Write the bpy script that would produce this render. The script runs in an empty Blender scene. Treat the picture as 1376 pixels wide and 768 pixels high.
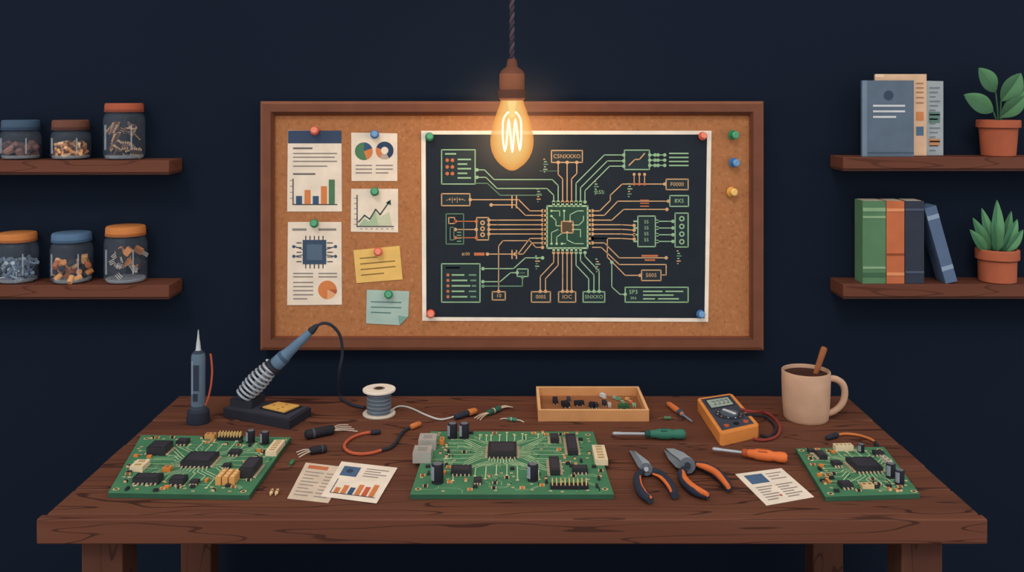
import bpy, bmesh, math, random
from mathutils import Vector, Matrix
random.seed(7)
R = random.random
# ---------------------------------------------------------------- survey constants (metres)
F = 1264.0; CZ = 1.72; EYE = 0.974; TZ = CZ - EYE   # table top height 0.746
def W(x, y, d):            # point on a vertical plane parallel to the wall, d metres from the viewer
    return Vector(((x-688)*d/F, d, CZ-(y-134)*d/F))
def T(x, y, z=0.0):        # point on the table top (z metres above it)
    hh = EYE-z; D = F*hh/(y-134)
    return Vector(((x-688)*D/F, D, TZ+z))

# ---------------------------------------------------------------- materials
def lin(h):
    h = h.lstrip('#'); o = []
    for i in (0, 2, 4):
        c = int(h[i:i+2], 16)/255
        o.append(c/12.92 if c <= .04045 else ((c+.055)/1.055)**2.4)
    return (*o, 1)
MATS = {}
def M(hexc, rough=.75, metal=0.0, var=.08, scale=18, spec=.25):
    key = (hexc, rough, metal, var)
    if key in MATS: return MATS[key]
    m = bpy.data.materials.new('paint_'+hexc.strip('#')); m.use_nodes = True
    nt = m.node_tree; b = nt.nodes['Principled BSDF']
    tc = nt.nodes.new('ShaderNodeTexCoord'); n = nt.nodes.new('ShaderNodeTexNoise')
    n.inputs['Scale'].default_value = scale; n.inputs['Detail'].default_value = 2
    nt.links.new(tc.outputs['Object'], n.inputs['Vector'])
    mr = nt.nodes.new('ShaderNodeMapRange')
    mr.inputs['From Min'].default_value = .3; mr.inputs['From Max'].default_value = .7
    mr.inputs['To Min'].default_value = 1-var; mr.inputs['To Max'].default_value = 1+var
    nt.links.new(n.outputs['Fac'], mr.inputs['Value'])
    hsv = nt.nodes.new('ShaderNodeHueSaturation'); hsv.inputs['Color'].default_value = lin(hexc)
    nt.links.new(mr.outputs[0], hsv.inputs['Value'])
    nt.links.new(hsv.outputs[0], b.inputs['Base Color'])
    b.inputs['Roughness'].default_value = rough; b.inputs['Metallic'].default_value = metal
    b.inputs['Specular IOR Level'].default_value = spec
    MATS[key] = m; return m
def ramp(nt, stops, interp='LINEAR'):
    r = nt.nodes.new('ShaderNodeValToRGB'); r.color_ramp.interpolation = interp
    e = r.color_ramp.elements
    e[0].position, e[0].color = stops[0][0], stops[0][1]
    e[1].position, e[1].color = stops[-1][0], stops[-1][1]
    for p, c in stops[1:-1]:
        q = e.new(p); q.color = c
    return r
def wood(name, a, b, line, s=(1.1, 9, 9), k=7.0, lw=.10):
    m = bpy.data.materials.new(name); m.use_nodes = True
    nt = m.node_tree; bs = nt.nodes['Principled BSDF']; L = nt.links.new
    tc = nt.nodes.new('ShaderNodeTexCoord'); mp = nt.nodes.new('ShaderNodeMapping')
    mp.inputs['Scale'].default_value = s; L(tc.outputs['Object'], mp.inputs['Vector'])
    n = nt.nodes.new('ShaderNodeTexNoise'); n.inputs['Scale'].default_value = 1.3
    n.inputs['Detail'].default_value = 1.5; n.inputs['Distortion'].default_value = .25
    L(mp.outputs[0], n.inputs['Vector'])
    mu = nt.nodes.new('ShaderNodeMath'); mu.operation = 'MULTIPLY'; mu.inputs[1].default_value = k
    L(n.outputs['Fac'], mu.inputs[0])
    fr = nt.nodes.new('ShaderNodeMath'); fr.operation = 'FRACT'; L(mu.outputs[0], fr.inputs[0])
    one = (1, 1, 1, 1); zero = (0, 0, 0, 1)
    rp = ramp(nt, [(0, one), (lw*.6, one), (lw, zero), (1, zero)]); L(fr.outputs[0], rp.inputs[0])
    n2 = nt.nodes.new('ShaderNodeTexNoise'); n2.inputs['Scale'].default_value = 1.0
    n2.inputs['Detail'].default_value = 3
    L(mp.outputs[0], n2.inputs['Vector'])
    r2 = ramp(nt, [(.35, lin(a)), (.65, lin(b))]); L(n2.outputs['Fac'], r2.inputs[0])
    mx = nt.nodes.new('ShaderNodeMix'); mx.data_type = 'RGBA'
    L(rp.outputs[0], mx.inputs[0]); L(r2.outputs[0], mx.inputs[6]); mx.inputs[7].default_value = lin(line)
    L(mx.outputs[2], bs.inputs['Base Color']); bs.inputs['Roughness'].default_value = .7
    bs.inputs['Specular IOR Level'].default_value = .2
    return m
def cork():
    m = bpy.data.materials.new('cork'); m.use_nodes = True
    nt = m.node_tree; bs = nt.nodes['Principled BSDF']; L = nt.links.new
    tc = nt.nodes.new('ShaderNodeTexCoord')
    n = nt.nodes.new('ShaderNodeTexNoise'); n.inputs['Scale'].default_value = 90; n.inputs['Detail'].default_value = 3
    L(tc.outputs['Object'], n.inputs['Vector'])
    r = ramp(nt, [(.28, lin('#996645')), (.40, lin('#ab734c')), (.62, lin('#b07850')), (.74, lin('#bf8a62'))])
    L(n.outputs['Fac'], r.inputs[0])
    v = nt.nodes.new('ShaderNodeTexVoronoi'); v.inputs['Scale'].default_value = 34
    L(tc.outputs['Object'], v.inputs['Vector'])
    r2 = ramp(nt, [(.07, (1, 1, 1, 1)), (.11, (0, 0, 0, 1))]); L(v.outputs['Distance'], r2.inputs[0])
    mx = nt.nodes.new('ShaderNodeMix'); mx.data_type = 'RGBA'
    L(r2.outputs[0], mx.inputs[0]); L(r.outputs[0], mx.inputs[6]); mx.inputs[7].default_value = lin('#8f5b3f')
    L(mx.outputs[2], bs.inputs['Base Color']); bs.inputs['Roughness'].default_value = .95
    bs.inputs['Specular IOR Level'].default_value = .1
    return m
def emis(name, hexc, st):
    m = bpy.data.materials.new(name); m.use_nodes = True; nt = m.node_tree
    nt.nodes.remove(nt.nodes['Principled BSDF'])
    e = nt.nodes.new('ShaderNodeEmission'); e.inputs[0].default_value = lin(hexc); e.inputs[1].default_value = st
    nt.links.new(e.outputs[0], nt.nodes['Material Output'].inputs[0]); return m
def seethru(name, hexc, fac):
    m = bpy.data.materials.new(name); m.use_nodes = True; nt = m.node_tree
    b = nt.nodes['Principled BSDF']; b.inputs['Base Color'].default_value = lin(hexc); b.inputs['Roughness'].default_value = .25
    t = nt.nodes.new('ShaderNodeBsdfTransparent'); mx = nt.nodes.new('ShaderNodeMixShader'); mx.inputs[0].default_value = fac
    nt.links.new(t.outputs[0], mx.inputs[1]); nt.links.new(b.outputs[0], mx.inputs[2])
    nt.links.new(mx.outputs[0], nt.nodes['Material Output'].inputs[0]); return m
def bulbglass():
    m = bpy.data.materials.new('glowing_amber_glass'); m.use_nodes = True; nt = m.node_tree
    nt.nodes.remove(nt.nodes['Principled BSDF']); L = nt.links.new
    lw = nt.nodes.new('ShaderNodeLayerWeight'); lw.inputs[0].default_value = .45
    r = ramp(nt, [(0, lin('#ffd485')), (.40, lin('#f9b660')), (.72, lin('#ee9a4a')), (.9, lin('#f7b56a'))]); L(lw.outputs['Facing'], r.inputs[0])
    e = nt.nodes.new('ShaderNodeEmission'); L(r.outputs[0], e.inputs[0]); e.inputs[1].default_value = 1.0
    t = nt.nodes.new('ShaderNodeBsdfTransparent'); mx = nt.nodes.new('ShaderNodeMixShader'); mx.inputs[0].default_value = .58
    L(t.outputs[0], mx.inputs[1]); L(e.outputs[0], mx.inputs[2]); L(mx.outputs[0], nt.nodes['Material Output'].inputs[0])
    return m

# ---------------------------------------------------------------- mesh builder
def catmull(p, k=6, closed=False):
    p = [Vector(q) for q in p]; out = []; n = len(p)
    for i in range(n-1):
        a = p[max(i-1, 0)]; b = p[i]; c = p[i+1]; d = p[min(i+2, n-1)]
        for j in range(k):
            t = j/k
            out.append(.5*((2*b)+(c-a)*t+(2*a-5*b+4*c-d)*t*t+(3*b-a-3*c+d)*t**3))
    out.append(p[-1]); return out
class MB:
    def __init__(s, name, f=None):
        s.name = name; s.v = []; s.fc = []; s.m = []; s.mats = []; s.f = f
    def add(s, vs, fs, mat):
        if isinstance(mat, str): mat = M(mat)
        if mat not in s.mats: s.mats.append(mat)
        k = s.mats.index(mat); o = len(s.v)
        s.v += [tuple(v) for v in vs]
        for f in fs: s.fc.append([i+o for i in f]); s.m.append(k)
    def box(s, c, sz, mat, rot=None):
        c = Vector(c); vs = []
        for dz in (-.5, .5):
            for dx, dy in ((-.5, -.5), (.5, -.5), (.5, .5), (-.5, .5)):
                v = Vector((dx*sz[0], dy*sz[1], dz*sz[2]))
                if rot: v = rot @ v
                vs.append(c+v)
        s.add(vs, [(3, 2, 1, 0), (4, 5, 6, 7), (0, 1, 5, 4), (1, 2, 6, 5), (2, 3, 7, 6), (3, 0, 4, 7)], mat)
    def slab(s, pts, h0, h1, mat, f=None):
        f = f or s.f; n = len(pts)
        vs = [f(p[0], p[1], h0) for p in pts]+[f(p[0], p[1], h1) for p in pts]
        fs = [list(range(n))[::-1], list(range(n, 2*n))]+[(i, (i+1) % n, n+(i+1) % n, n+i) for i in range(n)]
        s.add(vs, fs, mat)
    def poly(s, pts, h, mat, f=None):
        f = f or s.f
        s.add([f(p[0], p[1], h) for p in pts], [list(range(len(pts)))], mat)
    def rect(s, x0, y0, x1, y1, h, mat):
        s.poly([(x0, y0), (x1, y0), (x1, y1), (x0, y1)], h, mat)
    def disc(s, x, y, r, h, mat, a0=0, a1=360, ri=0, asp=1):
        n = max(6, int(24*(a1-a0)/360)); A = [math.radians(a0+(a1-a0)*i/n) for i in range(n+1)]
        for i in range(n):
            p = [(x+r*math.cos(A[i]), y-r*asp*math.sin(A[i])), (x+r*math.cos(A[i+1]), y-r*asp*math.sin(A[i+1])),
                 (x+ri*math.cos(A[i+1]), y-ri*asp*math.sin(A[i+1]))]
            if ri > 0: p.append((x+ri*math.cos(A[i]), y-ri*asp*math.sin(A[i])))
            s.poly(p, h, mat)
    def line(s, pts, w, h, mat, asp=1):
        for (x0, y0), (x1, y1) in zip(pts, pts[1:]):
            L = math.hypot(x1-x0, y1-y0) or 1; ex, ey = (x1-x0)/L*w/2, (y1-y0)/L*w/2
            x0e, y0e, x1e, y1e = x0-ex*.6, y0-ey*.6, x1+ex*.6, y1+ey*.6
            s.poly([(x0e-ey, y0e+ex), (x1e-ey, y1e+ex), (x1e+ey, y1e-ex), (x0e+ey, y0e-ex)], h, mat)
    def frame(s, x0, y0, x1, y1, w, h, mat):
        s.line([(x0, y0), (x1, y0), (x1, y1), (x0, y1), (x0, y0)], w, h, mat)
    def text(s, body, x, y, size, h, mat):
        cu = bpy.data.curves.new('t', 'FONT'); cu.body = body; cu.size = size; cu.align_x = 'CENTER'; cu.align_y = 'CENTER'
        cu.resolution_u = 2
        ob = bpy.data.objects.new('t', cu); bpy.context.collection.objects.link(ob)
        bpy.context.view_layer.update()
        me = ob.to_mesh()
        s.add([s.f(x+v.co.x, y-v.co.y, h) for v in me.vertices], [list(p.vertices) for p in me.polygons], mat)
        ob.to_mesh_clear(); bpy.data.objects.remove(ob)
    def rev(s, p0, p1, prof, mat, n=20, sx=1.0):
        p0 = Vector(p0); p1 = Vector(p1); ax = p1-p0; a = ax.normalized()
        if abs(a.z) < .9: u = a.cross(Vector((0, 0, 1))).normalized()
        else: u = Vector((1, 0, 0))
        w = a.cross(u).normalized(); u = w.cross(a).normalized()
        vs = []; fs = []
        for t, r in prof:
            for i in range(n):
                an = 2*math.pi*i/n
                vs.append(p0+ax*t+(u*math.cos(an)+w*math.sin(an)*sx)*max(r, 1e-5))
        for j in range(len(prof)-1):
            for i in range(n):
                fs.append((j*n+i, j*n+(i+1) % n, (j+1)*n+(i+1) % n, (j+1)*n+i))
        fs.append(list(range(n))); fs.append(list(range((len(prof)-1)*n, len(prof)*n)))
        s.add(vs, fs, mat)
    def cyl(s, p0, p1, r, mat, n=14, r1=None):
        s.rev(p0, p1, [(0, r), (1, r if r1 is None else r1)], mat, n)
    def tube(s, pts, r, mat, n=8, smooth=True, flat=1.0):
        if smooth: pts = catmull(pts)
        pts = [Vector(p) for p in pts]; N = len(pts); vs = []; fs = []; u = None
        for i, p in enumerate(pts):
            t = (pts[min(i+1, N-1)]-pts[max(i-1, 0)]).normalized()
            if u is None: u = t.cross(Vector((0, 0, 1)));  u = u.normalized() if u.length > .1 else Vector((1, 0, 0))
            u = (u-t*u.dot(t)).normalized(); w = t.cross(u)
            if isinstance(r, (list, tuple)):
                q = i/(N-1)*(len(r)-1); a = int(q); b = min(a+1, len(r)-1); rr = r[a]+(r[b]-r[a])*(q-a)
            else: rr = r
            for k in range(n):
                an = 2*math.pi*k/n; vs.append(p+(u*math.cos(an)+w*math.sin(an)*flat)*rr)
        for j in range(N-1):
            for i in range(n): fs.append((j*n+i, j*n+(i+1) % n, (j+1)*n+(i+1) % n, (j+1)*n+i))
        fs.append(list(range(n))); fs.append(list(range((N-1)*n, N*n)))
        s.add(vs, fs, mat)
    def leaf(s, base, tip, w, ma, mb, out=(0, -1, 0), pk=.5, bend=0.0):
        base = Vector(base); tip = Vector(tip); ax = tip-base; o = Vector(out).normalized()
        side = ax.cross(o).normalized(); o = side.cross(ax).normalized(); n = 12
        if o.y > 0: o = -o
        for sg, mt in ((-1, ma), (1, mb)):
            vs = []; fs = []
            for i in range(n+1):
                t = i/n; ww = w*(math.sin(math.pi*t**(math.log(.5)/math.log(pk))))**.8 if 0 < t < 1 else 0
                c = base+ax*t+o*bend*math.sin(math.pi*t)
                vs += [c, c+side*sg*ww*.55+o*ww*.22, c+side*sg*ww+o*ww*.18]
            for i in range(n):
                for k in range(2): fs.append((3*i+k, 3*i+k+1, 3*i+4+k, 3*i+3+k))
            s.add(vs, fs, mt)
    def build(s, bevel=0, parent=None):
        me = bpy.data.meshes.new(s.name); me.from_pydata(s.v, [], s.fc)
        for m in s.mats: me.materials.append(m)
        me.polygons.foreach_set('material_index', s.m)
        me.polygons.foreach_set('use_smooth', [True]*len(s.fc))
        bm = bmesh.new(); bm.from_mesh(me); bmesh.ops.recalc_face_normals(bm, faces=bm.faces); bm.to_mesh(me); bm.free()
        me.set_sharp_from_angle(angle=math.radians(38)); me.update()
        xs = [v.co for v in me.vertices]
        c = Vector(((min(v.x for v in xs)+max(v.x for v in xs))/2, (min(v.y for v in xs)+max(v.y for v in xs))/2, min(v.z for v in xs)))
        me.transform(Matrix.Translation(-c))
        ob = bpy.data.objects.new(s.name, me); ob.location = c
        bpy.context.collection.objects.link(ob)
        if bevel:
            b = ob.modifiers.new('Bevel', 'BEVEL'); b.width = bevel; b.segments = 2; b.limit_method = 'ANGLE'; b.angle_limit = math.radians(40)
            b.harden_normals = False
        return ob
def rz(a): return Matrix.Rotation(a, 3, 'Z')
def rrot():
    return Matrix.Rotation(R()*6.28, 3, 'X') @ Matrix.Rotation(R()*6.28, 3, 'Y') @ Matrix.Rotation(R()*6.28, 3, 'Z')

WOOD = wood('table_wood', '#5c372b', '#6c4230', '#40241c', k=8, lw=.13)
WOODF = wood('table_edge_wood', '#633a2c', '#6f4433', '#472920', s=(1.1, 9, 14))
WOODL = wood('leg_wood', '#553429', '#5f3c2f', '#40251e', s=(9, 9, 1.5))
SHELF = wood('shelf_wood', '#64392c', '#6c4031', '#552f22', s=(1.5, 9, 14), k=4)
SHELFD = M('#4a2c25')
CORK = cork()

# ---------------------------------------------------------------- room
WY = 3.2
wm = M('#182130', .95, var=.05, scale=1.2, spec=.05)
b = MB('wall_back'); b.box((0, WY+.05, 1.6), (8, .1, 3.2), wm); b.build()
b = MB('floor'); b.box((0, 1.0, -.05), (8, 4.5, .1), wood('floor_boards', '#2a2024', '#33272a', '#1b1518')); b.build()

# ---------------------------------------------------------------- table
b = MB('workbench_table')
seams = [2.212, 2.352, 2.50, 2.665, 2.86, 3.10]
for y0, y1 in zip(seams, seams[1:]):
    b.box((0.0+.002, (y0+y1)/2, TZ-.03), (2.196+random.uniform(-.004, .004), y1-y0-.0055, .06), WOOD)
b.box((0, 2.65, TZ-.04), (2.17, .86, .02), '#2a1713')
b.box((0, 2.199, TZ-.0295), (2.212, .026, .059), WOODF)
for sx in (-1, 1):
    b.box((sx*.979, 2.29, (TZ-.06)/2), (.098, .09, TZ-.06), WOODL)
    b.box((sx*.985, 2.97, (TZ-.06)/2), (.095, .08, TZ-.06), WOODL)
b.build(bevel=.004)

# ---------------------------------------------------------------- shelves
SD = 3.075
def shelf(x0, x1, y0, y1):
    b = MB('wall_shelf'); a = W(x0, y0, SD); c = W(x1, y1, SD)
    b.box(((a.x+c.x)/2, (SD+WY)/2, (a.z+c.z)/2+.004), (c.x-a.x, WY-SD, a.z-c.z-.008), SHELF)
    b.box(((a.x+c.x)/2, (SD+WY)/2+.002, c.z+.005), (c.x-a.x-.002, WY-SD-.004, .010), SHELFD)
    b.build(bevel=.002); return a.z
zLU = shelf(-160, 227, 215.5, 235)
zLL = shelf(-160, 227, 383, 402.5)
zRU = shelf(1133, 1520, 211, 230)
zRL = shelf(1133, 1520, 382, 402)

# ---------------------------------------------------------------- jars
GL = seethru('jar_glass', '#8795a8', .13)
GLE = seethru('jar_glass_base_highlight', '#c2ced9', .38)
def jar(name, x0, x1, ylid, ylid2, zb, lid, lidd, fill, kind):
    d = 3.137; sc = d/F
    cx = ((x0+x1)/2-688)*sc; r = (x1-x0)/2*sc*.98; ztop = CZ-(ylid-134)*sc; zl = CZ-(ylid2-134)*sc; zb = zb+.0008
    b = MB(name); H = zl-zb
    c0 = Vector((cx, d, zb)); c1 = Vector((cx, d, zl))
    q = lambda z: z/H
    b.rev(c0, c1, [(0, r*.80), (q(.006), r*.93), (q(.016), r), (1-q(.024), r), (1-q(.010), r*.93), (1-q(.004), r*.84), (1, r*.82)], GL, 28)
    b.rev(c0, c1, [(q(.0045), r*.86), (q(.005), r*.9), (q(.012), r*.93), (q(.014), r*.90)], GLE, 28)
    for an, hw in ((-2.25, .004), (-.85, .002)):     # pale strips standing in for highlights on the glass
        e = Vector((math.cos(an)*r, math.sin(an)*r, 0)); b.box(c0+e+Vector((0, 0, H*.47)), (hw*2, .0015, H*.52), GLE, rz(an+math.pi/2))
    t = Vector((cx, d, ztop))
    b.rev(c1, t, [(0, r*.90), (.02, r*.93), (.75, r*.93), (.95, r*.90), (1, r*.86)], lid, 28)
    b.rev(c1, t, [(-.02, r*.945), (.26, r*.945), (.28, r*.93)], lidd, 28)
    rr = r*.76
    def pos(zs=fill):
        a = R()*6.28; q = R()**.4*rr; return Vector((cx+q*math.cos(a), d+q*math.sin(a), zb+.014+R()*H*zs))
    if kind == 'lumps':
        for i in range(34):
            p = pos(); ax = Vector((R()-.5, R()-.5, R()*.4)).normalized()*.016
            b.rev(p-ax, p+ax, [(0, .004), (.15, .011), (.8, .013), (1, .005)], random.choice(['#57403f', '#7a5650', '#94695c', '#3f3034']), 8)
    if kind == 'bits':
        for i in range(150): b.box(pos(), (.017, .009, .008), random.choice(['#df9c5b', '#eeb274', '#c07c50', '#f6cfa0', '#7a503c']), rrot())
    if kind == 'chips':
        for i in range(26):
            p = pos(); m = rrot(); b.box(p, (.036, .013, .006), random.choice(['#6b5250', '#866455', '#4a3b3f']), m)
            for k in range(5):
                for sg in (-1, 1): b.box(p+m @ Vector(((k-2)*.007, sg*.009, 0)), (.003, .008, .003), '#e6c29a', m)
    if kind == 'screws':
        for i in range(70):
            p = pos(); ax = Vector((R()-.5, R()-.5, R()-.5)).normalized()*.017
            mm = random.choice(['#8ea3ba', '#6d829c', '#b4c4d4'])
            b.cyl(p-ax, p+ax, .0028, mm, 6); b.cyl(p+ax, p+ax*1.2, .0065, mm, 8)
    if kind == 'caps':
        for i in range(26):
            p = pos(); ax = Vector((R()-.5, R()-.5, R()-.5)).normalized()*.017
            a, c2 = random.choice([('#d98d50', '#2b2f3a'), ('#e6a868', '#2b2f3a'), ('#2f3440', '#d98d50'), ('#c97443', '#f0c08a')])
            b.cyl(p-ax, p+ax*.5, .0095, a, 12); b.cyl(p+ax*.5, p+ax, .0096, c2, 12)
    if kind == 'transistors':
        for i in range(18):
            p = pos(); m = Matrix.Rotation((R()-.5)*2.2, 3, 'Y') @ rz((R()-.5)*1.5)
            p.y = d-rr*.6+R()*rr*1.2; p.z += .012; p.x = cx+(p.x-cx)*.8
            b.box(p+m @ Vector((0, 0, .006)), (.021, .012, .027), random.choice(['#23242c', '#2f3039', '#d98d50', '#23242c']), m)
            for k in (-1, 0, 1): b.box(p+m @ Vector((k*.006, 0, -.018)), (.002, .002, .022), '#d6cdc4', m)
    return b.build()
jar('glass_jar_of_dark_components', 2, 54, 161, 174, zLU, '#3f566e', '#30425a', .36, 'lumps')
jar('glass_jar_of_ceramic_capacitors', 69.5, 121, 161, 174, zLU, '#6a4336', '#4e3029', .42, 'bits')
jar('glass_jar_of_microchips', 140, 194, 138.5, 150, zLU, '#a5543b', '#84432f', .62, 'chips')
jar('glass_jar_of_screws', -3, 50, 312, 323, zLL, '#c47a42', '#a06034', .45, 'screws')
jar('glass_jar_of_capacitors', 69, 124, 312, 323, zLL, '#537293', '#3e5a77', .45, 'caps')
jar('glass_jar_of_transistors', 141, 197, 303, 315, zLL, '#c47a42', '#a06034', .48, 'transistors')

# ---------------------------------------------------------------- documents on upper right shelf
def dfn(d): return lambda x, y, h: W(x, y, d)-Vector((0, h, 0))
yb = 210.2
b = MB('blue_notebook', dfn(3.098))
b.slab([(1158.5, 108), (1228, 108), (1228, yb), (1158.5, yb)], -.012, 0, '#5b6c7f')
b.slab([(1158.5, 108), (1165, 108), (1165, yb), (1158.5, yb)], 0, .001, '#6f8296')
b.disc(1194, 128, 6.5, .001, '#35455a')
for y, a, c in ((142, 1173, 1216), (149.5, 1173, 1216), (157, 1173, 1204)): b.rect(a, y-1.3, c, y+1.3, .001, '#c9ced2')
b.rect(1166, 204, 1228, 206, .001, '#47586c')
b.build()
b = MB('tan_document_folder', dfn(3.122))
b.slab([(1176, 99.5), (1245, 99.5), (1245, 209), (1176, 209)], -.008, 0, '#d9b596')
b.slab([(1176, 99.5), (1188, 99.5), (1188, 104), (1176, 104)], 0, .001, '#e8c9ac')
for y in (112, 118, 124, 131, 138): b.rect(1231, y-1, 1241, y+1, .001, '#a9805f')
b.rect(1231, 150, 1241, 162, .001, '#c98356'); b.rect(1231, 170, 1241, 182, .001, '#4f6f8b'); b.build()
b = MB('printed_report', dfn(3.145))
b.slab([(1222, 108), (1267.5, 109), (1267.5, 208.6), (1222, 208.6)], -.006, 0, '#a3adb3')
for i, y in enumerate(range(118, 205, 6)): b.rect(1249, y-1, 1263-(i % 3)*3, y+1, .001, '#75828c')
b.rect(1248, 150, 1263, 165, .001, '#5f7f78'); b.rect(1248, 186, 1263, 196, .001, '#b98a66'); b.build()

# ---------------------------------------------------------------- books lower right
b = MB('row_of_books')
BDP = .072
def bk(x0, x1, y0, col, bands):
    d = 3.085; a = W(x0, y0, d); c = W(x1, 382, d); z0 = zRL+.0005
    b.box(((a.x+c.x)/2, d+BDP/2, (a.z+z0)/2), (c.x-a.x-.001, BDP, a.z-z0), col)
    for y1, y2, cc in bands:
        p = W(x0, y1, d); q = W(x1, y2, d); b.box(((a.x+c.x)/2, d-.0005, (p.z+q.z)/2), (c.x-a.x-.002, .002, p.z-q.z), cc)
    b.box(((a.x+c.x)/2, d+BDP/2+.003, a.z+.0003), (c.x-a.x-.012, BDP-.012, .001), '#b9ae9d')
bk(1159, 1190.5, 270, '#557e5d', [(279, 284, '#86a883'), (290, 293, '#86a883'), (358, 361, '#86a883'), (366, 372, '#3f664a')])
bk(1191, 1215.5, 270, '#bf6b45', [(280, 284, '#dc9365'), (340, 343, '#8f4a2d'), (366, 370, '#dc9365')])
bk(1216, 1242, 270, '#303848', [(280, 283, '#4b566a'), (364, 367, '#4b566a')])
f = dfn(3.087)
b.slab([(1242.5, 280.5), (1258, 275.8), (1286.5, 377.5), (1271, 381.3)], -.07, 0, '#566c8b', f)
b.slab([(1245.5, 291), (1261, 286.5), (1262.6, 292.3), (1247.1, 296.8)], 0, .001, '#8ba0ba', f)
b.slab([(1264.5, 359), (1280, 354.5), (1281.6, 360.3), (1266.1, 364.8)], 0, .001, '#8ba0ba', f)
b.build(bevel=.0015)

# ---------------------------------------------------------------- potted plants
def pot(b, cx, yr0, yr1, rw, bw, zb, c, cd):
    d = 3.130; sc = d/F; x = (cx-688)*sc
    zt = CZ-(yr0-134)*sc; zr = CZ-(yr1-134)*sc; r = min(rw*sc/2, .068); rb = bw*sc/2
    b.rev((x, d, zb+.0006), (x, d, zr), [(0, rb*.94), (.03, rb), (1, r*.88)], c, 32)
    b.rev((x, d, zr), (x, d, zt), [(0, r*.90), (.02, r), (.92, r), (1, r*.96), (1.001, r*.86), (.5, r*.82)], c, 32)
    b.rev((x, d, zr-.005), (x, d, zr+.001), [(0, r*.895), (1, r*.915)], cd, 32)
    b.cyl((x, d, zr), (x, d, zt-.006), r*.84, '#3a2620', 24)
    return x, d, zt
b = MB('potted_broadleaf_plant')
x, d, zt = pot(b, 1341.5, 161, 171, 60, 43, zRU, '#a9593e', '#7f4130')
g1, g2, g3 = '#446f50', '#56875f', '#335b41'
def st(px, py, px2, py2, dd=3.12, d0=3.13):
    b.tube([W(1341, 166, d0), W((px+1341)/2+1, (py+166)/2+4, (dd+d0)/2), W(px, py, dd)], .0025, '#3d6848', 6)
for (bx, by, tx, ty, w, dd, dt) in [(1338, 124, 1315, 91, 11.5, 3.12, 3.10), (1345, 136, 1372, 98, 13, 3.11, 3.09), (1335, 150, 1295, 127, 12, 3.11, 3.07),
                                 (1344, 158, 1378, 128, 11, 3.10, 3.06), (1346, 150, 1385, 112, 10, 3.15, 3.16)]:
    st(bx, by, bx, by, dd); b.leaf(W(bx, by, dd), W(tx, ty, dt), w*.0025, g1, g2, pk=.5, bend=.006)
b.build()
b = MB('potted_aloe_plant')
x, d, zt = pot(b, 1340, 334, 347, 63, 47, zRL, '#ad5d41', '#7f4130')
for i, (bx, tx, ty, w, dd) in enumerate([(1335, 1319, 279, 7.5, 3.15), (1344, 1359, 283, 7.5, 3.15), (1339, 1339.5, 268, 9, 3.14), (1330, 1307, 292, 7.5, 3.12), (1349, 1367, 294, 8, 3.12),
                                      (1326, 1303, 308, 7, 3.10), (1352, 1375, 308, 7, 3.10), (1340, 1337, 298, 8, 3.08)]):
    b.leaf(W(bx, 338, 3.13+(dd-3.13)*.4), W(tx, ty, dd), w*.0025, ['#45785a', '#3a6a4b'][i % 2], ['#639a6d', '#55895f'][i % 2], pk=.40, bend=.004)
b.build()

# ---------------------------------------------------------------- cork notice board
b = MB('cork_notice_board')
rings = [((350, 136, 1026, 470), WY-.0005, None), ((350, 136, 1026, 470), 3.148, '#5b3629'), ((353.5, 139.5, 1022.5, 466.5), 3.140, '#80503b'),
         ((363.5, 150, 1012.5, 456.5), 3.140, '#724634'), ((367, 153, 1009, 453.5), 3.146, '#573225'), ((369.5, 155.5, 1006.5, 451), 3.165, '#7a4631')]
prev = None
for (x0, y0, x1, y1), dd, mt in rings:
    sd = 3.148 if dd > 3.19 else dd
    cur = [W(x, y, sd) for x, y in ((x0, y0), (x1, y0), (x1, y1), (x0, y1))]
    for v in cur: v.y = dd
    if mt:
        for i in range(4): b.add([prev[i], prev[(i+1) % 4], cur[(i+1) % 4], cur[i]], [(0, 1, 2, 3)], mt)
    prev = cur
b.slab([(368, 154), (1008, 154), (1008, 452), (368, 452)], -.02, 0, CORK, dfn(3.165))
b.build()

BD = 3.164
PAP = '#eadccb'; INK = '#8d8782'; ORG = '#d2804c'; BLU = '#3c5878'; GRN = '#4f7d5c'; DK = '#3a3f4a'
fb = dfn(BD)
def txt(b, x0, x1, y, h=.0022, c=INK, w=1.6): b.rect(x0, y-w/2, x1, y+w/2, h, c)
def paper(name, pts, c=PAP):
    b = MB(name, fb); b.slab(pts, .0002, .0014, c); return b
b = paper('bar_chart_report', [(387, 175), (459, 175.5), (459.5, 284), (386, 284)])
b.rect(387.2, 175.3, 459, 192.5, .0018, '#3a4a66')
txt(b, 394, 420, 199, w=2.4, c='#6f6c6c')
for y, e in ((206, 453), (211, 450), (216.5, 453), (223, 440)): txt(b, 394, e, y)
txt(b, 394, 424, 233.5, w=2.4, c='#6f6c6c')
b.line([(394, 240), (394, 274.5), (453, 274.5)], 1.4, .0022, DK)
for x, y, c in ((398, 263, BLU), (409.5, 255, ORG), (420.5, 263, BLU), (431.5, 250, ORG), (442, 241, GRN)): b.rect(x, y, x+8, 274, .0024, c)
for y in (242, 250, 258, 266): txt(b, 390, 393, y, w=1)
b.build()
b = paper('pie_chart_page', [(472, 178), (534, 179), (534, 243), (472.5, 243)])
b.disc(489, 203, 12, .0020, GRN, 90, 290); b.disc(489, 203, 12, .0020, ORG, -70, 20); b.disc(489, 203, 12, .0020, BLU, 20, 90)
b.disc(517, 202, 12, .0020, '#2f4563', -60, 160, 5); b.disc(517, 202, 12, .0020, ORG, 160, 235, 5); b.disc(517, 202, 12, .0020, '#b8a596', 235, 300, 5)
for y in (222, 227, 232): txt(b, 478, 500, y); txt(b, 505, 528-(y == 232)*6, y)
b.build()
b = paper('line_graph_page', [(472, 253.5), (535, 253.5), (535, 312), (471.5, 311)])
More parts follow.
